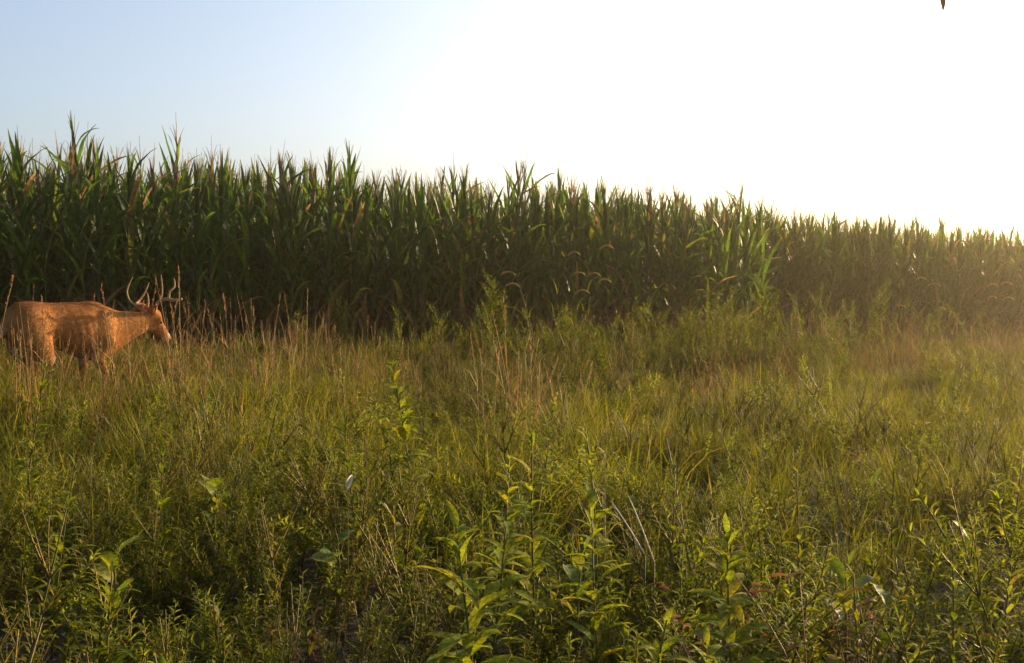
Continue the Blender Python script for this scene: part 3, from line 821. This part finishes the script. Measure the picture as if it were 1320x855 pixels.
DEER_AZ = 43.0
DX, DY = -3.47, 9.1
deer = empty('deer', (DX, DY, float(ground_z(DX, DY))), R(90 - DEER_AZ))
deer.scale = (0.94, 0.94, 1.01)
tag(deer, 'tawny antlered buck walking along the corn with its head lowered', 'deer')
link('body', dm, deer)
link('coat', coat, deer)['kind'] = 'stuff'
def smooth_pts(pts, n):
    pts = np.array(pts, float); m_ = len(pts)
    t = np.linspace(0, m_ - 1, n); o = []
    for q in t:
        i = min(int(q), m_ - 2); f = q - i
        p0 = pts[max(i - 1, 0)]; p1 = pts[i]; p2 = pts[i + 1]; p3 = pts[min(i + 2, m_ - 1)]
        o.append(0.5 * (2 * p1 + (p2 - p0) * f + (2 * p0 - 5 * p1 + 4 * p2 - p3) * f * f + (3 * p1 - p0 - 3 * p2 + p3) * f ** 3))
    return np.array(o)
def antler(beams):
    b = MB()
    for pts, r0, r1 in beams:
        n = 4 * len(pts)
        q = smooth_pts(pts, n)
        tt = np.linspace(0, 1, n)
        tube(b, q, 0.78 * (r0 + (r1 - r0) * tt) * np.where(tt > 0.9, 0.55, 1) * (1 + 0.08 * np.sin(tt * 40)), 8)
    return b.mesh('antler', M['antler'])
link('antler', antler([
    ([(0.772, 0.045, 0.79), (0.735, 0.10, 0.815), (0.70, 0.175, 0.825), (0.665, 0.215, 0.87), (0.655, 0.225, 0.95), (0.70, 0.205, 1.055)], 0.018, 0.007),
    ([(0.70, 0.170, 0.828), (0.755, 0.19, 0.865), (0.80, 0.175, 0.93), (0.835, 0.165, 1.01)], 0.015, 0.007),
    ([(0.76, 0.065, 0.80), (0.775, 0.075, 0.86), (0.765, 0.08, 0.93)], 0.013, 0.006)]), deer)
link('antler', antler([
    ([(0.772, -0.045, 0.79), (0.765, -0.10, 0.845), (0.79, -0.19, 0.872), (0.83, -0.26, 0.862), (0.875, -0.315, 0.875)], 0.018, 0.019),
    ([(0.805, -0.215, 0.868), (0.80, -0.235, 0.93), (0.84, -0.25, 0.975), (0.845, -0.235, 1.045)], 0.016, 0.007),
    ([(0.768, -0.115, 0.848), (0.785, -0.14, 0.93), (0.785, -0.125, 1.07)], 0.014, 0.006)]), deer)
for sd in (1, -1):
    b = MB()
    leaf(b, (0, 0, 0), 0, 0.165, 0.085, R(55), R(100), n=9, kind='ovate', fold=0.7, cols=3)
    e = link('ear', b.mesh('ear', M['ear']), deer)
    e.location = (0.745, 0.055 * sd, 0.745)
    e.rotation_euler = (R(-25) * sd, R(-18), R(100) * sd)
    bm_ = MB()
    th = np.linspace(0, math.pi, 7); ph = np.linspace(0, 2 * math.pi, 11)[:-1]
    VV = [(0.0135 * math.sin(a) * math.cos(c), 0.0135 * math.sin(a) * math.sin(c), 0.0135 * math.cos(a)) for a in th for c in ph]
    FF = [(i * 10 + j, i * 10 + (j + 1) % 10, (i + 1) * 10 + (j + 1) % 10, (i + 1) * 10 + j) for i in range(6) for j in range(10)]
    bm_.add(VV, FF)
    ey = link('eye', bm_.mesh('eye', M['black']), deer); ey.location = (0.826, 0.047 * sd, 0.683)
for (hx_, hy_, hz_) in hoof_at:
    b = MB(); tube(b, [(hx_ - 0.015, hy_, 0.05), (hx_ + 0.01, hy_, 0.02), (hx_ + 0.022, hy_, 0.0)], [0.020, 0.026, 0.028], 8)
    link('hoof', b.mesh('hoof', M['black']), deer)

# ------------------------------------------------------------------ countable plants in the meadow
def leaf_mesh(name, L, W, a0, a1, kind, mat, n=8, fold=0.3, wave=0.03, twist=0.2, cols=3):
    b = MB(); leaf(b, (0, 0, 0), 0, L, W, a0, a1, n=n, kind=kind, fold=fold, wave=wave, twist=twist, cols=cols)
    return b.mesh(name, M[mat])
lance_leaves = [leaf_mesh('lance_leaf', 1.0, 0.27 + 0.02 * (k % 3), 0.7 + 0.1 * k, 1.5 + 0.18 * k, 'lance', 'weed_bright', twist=(-0.4, 0.3, 0.1, -0.2)[k]) for k in range(4)]
dull_leaves = [leaf_mesh('lance_leaf', 1.0, 0.21, 0.6 + 0.1 * k, 1.4 + 0.2 * k, 'lance', 'weed', twist=(-0.4, 0.3, 0.1, -0.2)[k]) for k in range(4)]
dock_leaves = [leaf_mesh('broad_leaf', 1.0, (0.30, 0.36, 0.42, 0.55)[k], 0.15 + 0.1 * k, 1.0 + 0.25 * k, 'dock', 'broad', n=11, wave=0.05, twist=(-0.6, 0.5, 0.2, -0.3)[k]) for k in range(4)]
grass_leaves = [leaf_mesh('grass_leaf', 1.0, 0.035, 0.3, 1.6 + 0.3 * k, 'blade', 'grass', n=8, twist=0.8, wave=0) for k in range(3)]
b = MB()
for i in range(14):
    leaf(b, (U(-0.012, 0.012), U(-0.012, 0.012), U(-0.03, 0.03)), U(0, 6.28), U(0.012, 0.03), 0.008, U(0.1, 0.6), U(0.4, 1.2), n=3, kind='lance', cols=2)
bud_mesh = b.mesh('buds', M['yellow_bud'])

def spot(ratio, dist):
    return ratio * dist, dist, float(ground_z(ratio * dist, dist))
def stem_part(o, H, lean, az, r, mat='stem', n=8, a0=0.0):
    b = MB(); p, d, _ = arc((0, 0, -0.02), az, H + 0.02, a0, lean, n)
    tube(b, p, np.linspace(r, r * 0.4, n), 5)
    link('stem', b.mesh('stem', M[mat]), o)
    return p, d
def on_path(p, t):
    k = t * (len(p) - 1)
    return np.array([np.interp(k, range(len(p)), p[:, c]) for c in range(3)])
def leaf_part(o, me, q, az, L, pitch=0.0, name='leaf'):
    mt = Matrix.Translation(Vector(q)) @ Euler((0, pitch, az), 'XYZ').to_matrix().to_4x4() @ Matrix.Diagonal((L, L, L, 1))
    return link(name, me, o, mt)

def lance_weed(ratio, dist, H, nl, Ll, label, bright=True, lean=0.15, bud=False, group='leafy stemmed weeds in the meadow'):
    o = empty('leafy_weed', spot(ratio, dist), U(0, 6.28)); tag(o, label, 'weed', group)
    o.rotation_euler[0] = U(-0.16, 0.16); o.rotation_euler[1] = U(-0.16, 0.16)
    p, d = stem_part(o, H, lean, U(0, 6.28), 0.0045)
    src = lance_leaves if bright else dull_leaves
    for i in range(nl):
        t = 0.22 + 0.77 * (i + 0.5) / nl
        L = Ll * (1.0 - 0.6 * max(0, (t - 0.45) / 0.55) ** 1.5) * U(0.85, 1.15)
        if random.random() < 0.12: continue
        leaf_part(o, random.choice(src), on_path(p, min(1, t + U(-0.02, 0.02))), i * 2.4 + U(-0.6, 0.6), L * U(0.75, 1.15), U(-0.35, 0.55) - 0.45 * max(0, t - 0.75) / 0.25)
    if bud: link('flower_head', bud_mesh, o, Matrix.Translation(Vector(p[-1])))
    return o

def dock(ratio, dist, nl, Ll, label, rise=0.10, group='broad leaved plants in the meadow'):
    o = empty('broad_leaf_plant', spot(ratio, dist), U(0, 6.28)); tag(o, label, 'weed', group)
    p, d = stem_part(o, rise, 0.1, U(0, 6.28), 0.006, n=5)
    for i in range(nl):
        leaf_part(o, random.choice(dock_leaves), on_path(p, 0.4 + 0.6 * (i + 0.5) / nl), i * 2.2 + U(-0.5, 0.5), Ll * U(0.75, 1.15), U(-0.15, 0.2))
    return o

b = MB()                                                              # one nodding bristly foxtail head
hp, hd, _ = arc((0, 0, 0), 0, 0.15, 0.5, 2.5, 14)
tube(b, hp, np.interp(np.linspace(0, 1, 14), [0, 0.12, 0.6, 1], [0.002, 0.0075, 0.0065, 0.002]), 6)
for i in range(260):
    t = random.random() * 0.97
    leaf(b, on_path(hp, t), U(0, 6.28), U(0.010, 0.020), 0.0016, U(0.2, 1.5), U(0.8, 2.2), n=3, kind='blade', cols=2)
fox_mesh = b.mesh('foxtail_head', M['foxtail'])
def foxtail(ratio, dist, H, label, face=0.0, s=1.0):
    o = empty('foxtail_grass', spot(ratio, dist), 0); tag(o, label, 'grass', 'nodding foxtails in front of the corn')
    p, d = stem_part(o, H, 0.35, face, 0.0028, 'stem', n=9)
    for i in range(4):
        leaf_part(o, random.choice(grass_leaves), on_path(p, 0.25 + 0.15 * i), U(0, 6.28), U(0.25, 0.4))
    link('seed_head', fox_mesh, o, Matrix.Translation(Vector(p[-1])) @ Matrix.Rotation(face, 4, 'Z') @ Matrix.Scale(s, 4))
    return o

for a in LW: lance_weed(*a)
for r_, d_, n_, L_, lab, rise in DK: dock(r_, d_, n_, L_, lab, rise)
FX = [
 (0.020, 12.6, 1.10, 'foxtail at the left end of the foxtail clump before the corn', math.pi), (0.034, 12.4, 1.10, 'foxtail bent left in the upper clump', 0.1),
 (0.048, 12.7, 1.12, 'tallest foxtail of the clump before the middle of the corn', 0.2), (0.058, 12.3, 1.05, 'foxtail at the right end of the clump before the corn', 0.3),
 (0.022, 12.2, 0.98, 'lowest foxtail at the left of the clump', 2.9), (0.039, 12.0, 0.92, 'lowest foxtail in the middle of the clump', -0.2),
 (0.055, 12.9, 1.45, 'foxtail held high against the corn above the clump', 0.2), (0.030, 12.9, 1.35, 'foxtail high at the left above the clump', 0.4),
 (0.317, 15.5, 0.92, 'lone foxtail bent right before the far corn', 0.0), (0.353, 15.5, 0.95, 'lone foxtail nodding beside another, before the far corn', 0.2),
 (0.333, 17.0, 1.30, 'foxtail held high before the far corn', 0.1), (0.384, 15.5, 1.28, 'foxtail at the left of the right hand clump', 3.0),
 (0.394, 15.3, 1.28, 'highest foxtail of the right hand clump', 0.2), (0.404, 15.6, 1.28, 'foxtail at the right of the right hand clump', 0.0),
 (0.398, 15.1, 1.12, 'lower foxtail in the right hand clump', 0.4), (0.408, 15.2, 1.10, 'lowest foxtail at the right of the right hand clump', 0.1),
 (0.230, 12.5, 0.62, 'short foxtail before the step in the corn', 0.3),
]
for r_, d_, H_, lab, fc in FX: foxtail(r_, d_, H_ + 0.10, lab, fc, 1.25)

# tall green spikes before the corn
b = MB()
for i in range(420):
    t = random.random(); zz = t; rr_ = 0.05 * (1 - 0.75 * t) * U(0.4, 1)
    th = U(0, 6.28)
    leaf(b, (rr_ * 0.3 * math.cos(th), rr_ * 0.3 * math.sin(th), zz), th, U(0.04, 0.10) * (1.1 - 0.6 * t), 0.02, U(0.2, 0.7), U(0.7, 1.4), n=4, kind='lance', cols=2)
spike_mesh = b.mesh('spike', M['weed_bright'])
for (r_, d_, z0, Ls, lab) in ((0.168, 14.0, 0.55, 0.75, 'tallest slender green spike before the corn'), (0.188, 14.0, 0.50, 0.68, 'slender green spike right of the tallest one'),
                              (0.177, 13.6, 0.50, 0.40, 'short green spike between the two tall ones')):
    o = empty('green_spike', spot(r_, d_), 0); tag(o, lab, 'weed', 'green spikes before the corn')
    stem_part(o, z0 + 0.1, 0.02, 0, 0.006)
    link('flower_spike', spike_mesh, o, Matrix.Translation((0, 0, z0)) @ Matrix.Diagonal((0.62, 0.62, Ls, 1)))

# bleached dead stems and pale dead leaves
def dead_stem(ratio, dist, z0, L, az, a0, label, r=0.003):
    x_, y_, g_ = spot(ratio, dist)
    o = empty('withered_stalk', (x_, y_, g_), 0); tag(o, label, 'stem', 'bleached dead stems')
    b = MB(); p, d, _ = arc((0, 0, z0), az, L, a0, a0 + 0.12, 7); tube(b, p, np.linspace(r, r * 0.5, 7), 5)
    link('stem', b.mesh('dead_stem', M['bleached']), o)
    b = MB(); tube(b, [(0, 0, -0.02), (0, 0, z0 * 0.5), (0, 0, z0 + 0.004)], [r * 1.2, r, r], 5)
    link('stub', b.mesh('dead_stub', M['stem']), o)
dead_stem(0.115, 3.6, 0.36, 0.20, math.pi, 0.5, 'pale dead stem leaning left, right of the meadow middle')
dead_stem(0.123, 3.6, 0.34, 0.22, math.pi - 0.5, 0.35, 'pale dead stem crossing the left leaning one')
dead_stem(0.145, 4.6, 0.34, 0.30, math.pi, 0.12, 'upright pale dead stem in the fine grass')
dead_stem(0.300, 2.5, 0.22, 0.25, 0.3, 1.2, 'pale dead stem lying low at the lower right')
def pale_leaf(ratio, dist, z0, L, label):
    x_, y_, g_ = spot(ratio, dist)
    o = empty('dead_leaf', (x_, y_, g_), U(0, 6)); tag(o, label, 'leaf', 'pale dead leaves')
    b = MB(); leaf(b, (0, 0, z0), 0, L, L * 0.3, 0.3, 1.2, n=8, kind='lance', fold=0.9, twist=1.0)
    link('blade', b.mesh('dead_leaf', M['bleached']), o)
    b = MB(); tube(b, [(0, 0, -0.02), (0, 0, z0)], [0.002, 0.0015], 4); link('stem', b.mesh('leaf_stalk', M['stem']), o)
pale_leaf(-0.142, 3.6, 0.52, 0.06, 'pale dead leaf held upright left of the tallest weed')
pale_leaf(-0.040, 3.1, 0.50, 0.04, 'pale dead leaf above the large bright weed at the bottom')
pale_leaf(-0.255, 3.0, 0.30, 0.05, 'pinkish dead leaf low at the left above the dark hollow')
pale_leaf(0.080, 3.9, 0.62, 0.05, 'pale curled leaf at the top of the leaning weed')

# reddish dry stems standing before and beside the deer
dry_meshes = [(lambda q: q[0].mesh('dry_stems', q[1]))(straw_tuft(50 + k, 7, 0.75, 1.1)) for k in range(4)]
DS = [(-0.428, 7.2, 'tall tan stems at the left edge before the rump of the deer'), (-0.405, 6.6, 'tall reddish stems before the hind legs of the deer'), (-0.375, 6.9, 'tall reddish stems before the belly of the deer'),
      (-0.350, 6.5, 'tall tan stems before the chest of the deer'), (-0.285, 8.8, 'thick tan seed heads right before the nose of the deer'), (-0.265, 9.0, 'tan seed heads one step right of the nose of the deer'),
      (-0.240, 9.0, 'reddish seed heads right of the deer'), (-0.215, 9.2, 'reddish seed heads between the deer and the weedy rise'), (-0.180, 9.5, 'dark reddish seed heads before the shaded corn'),
      (-0.130, 5.2, 'lone tall rusty stems left of the tallest leafy weed')]
for i, (r_, d_, lab) in enumerate(DS):
    o = link('dry_stems', dry_meshes[i % 4]); o.location = spot(r_, d_); o.rotation_euler = (0, 0, U(0, 6.28)); o.scale = (U(0.8, 1.0),) * 3
    tag(o, lab, 'grass', 'tall dry stems'); o['kind'] = 'stuff'

# ------------------------------------------------------------------ tree beside the camera whose lowest twig dips into view
tr = empty('tree', (3.6, 3.4, float(ground_z(3.6, 3.4))), 0)
tag(tr, 'overhanging tree of which only small leaf tips dip into the sky', 'tree')
b = MB(); tube(b, smooth_pts([(0, 0, -0.1), (0.03, 0, 1.2), (0.0, 0.05, 2.6), (0.06, 0.02, 4.2), (0.0, 0, 6.0)], 14), np.linspace(0.15, 0.04, 14), 10)
link('trunk', b.mesh('trunk', M['bark']), tr)
gz = float(ground_z(3.6, 3.4))
tipw = np.array([0.363 * 4.0 - 3.6, 4.0 - 3.4, CAM_Z + 0.2445 * 4.0 - gz])       # where the twig ends, in the tree's frame
limbs = [smooth_pts([(0, 0, 2.3), (-0.7, 0.25, 2.75), (-1.5, 0.5, 2.75), tipw + [0.02, 0.0, 0.06]], 12)]
for k in range(9):
    az = 0.6 + k * 2.4; L = U(0.9, 1.5); z0 = 2.9 + 0.34 * k
    limbs.append(smooth_pts([(0, 0, z0), (L * 0.5 * math.cos(az), L * 0.5 * math.sin(az), z0 + 0.3), (L * math.cos(az), L * math.sin(az), z0 + 0.45)], 8))
for q in limbs:
    b = MB(); tube(b, q, np.linspace(0.032, 0.004, len(q)), 6); link('limb', b.mesh('limb', M['bark']), tr)
b = MB()
for q in limbs[1:]:
    for i in range(240):
        t = U(0.35, 1); c = on_path(q, t) + rng.normal(0, 0.2, 3)
        leaf(b, c, U(0, 6.28), U(0.06, 0.10), 0.045, U(0.8, 1.6), U(1.5, 2.6), n=4, kind='ovate', cols=2)
for i in range(60):
    c = on_path(limbs[0], U(0.2, 0.85)) + rng.normal(0, 0.06, 3) + [0, 0, 0.1]
    leaf(b, c, U(0, 6.28), U(0.05, 0.09), 0.04, U(0.8, 1.4), U(1.3, 2.0), n=4, kind='ovate', cols=2)
q = link('crown', b.mesh('crown', M['tree_leaf']), tr); q['kind'] = 'stuff'
for dx, dz, L, W in ((0.0, 0.0, 0.080, 0.030), (-0.062, 0.0, 0.05, 0.006), (0.045, 0.02, 0.05, 0.010)):
    b = MB(); leaf(b, tipw + [dx, 0, 0.05 + dz], 0.3, L, W, 2.7, 3.1, n=7, kind='lance', fold=0.4)
    link('leaf', b.mesh('hanging_leaf', M['brown_leaf']), tr)

# ------------------------------------------------------------------ thin sunlit morning haze
HX, HZ0, HZ1 = 640.0, -2.4, 7.6
mb = MB()
hv = [(sx * HX, sy * HX + 12, z_) for z_ in (HZ0, HZ1) for sx, sy in ((-1, -1), (1, -1), (1, 1), (-1, 1))]
mb.add(hv, [(3, 2, 1, 0), (4, 5, 6, 7), (0, 1, 5, 4), (1, 2, 6, 5), (2, 3, 7, 6), (3, 0, 4, 7)])
m, nt, out = nodes('haze')
pv = nt.nodes.new('ShaderNodeVolumePrincipled')
pv.inputs['Color'].default_value = (1.0, 0.84, 0.58, 1)
pv.inputs['Density'].default_value = 0.0021
pv.inputs['Anisotropy'].default_value = 0.86
nt.links.new(pv.outputs[0], out.inputs['Volume'])
tag(link('haze', mb.mesh('haze', m, False)), 'thin bright haze hanging over the field towards the sun', None, None, 'stuff')
sc.cycles.volume_bounces = 0
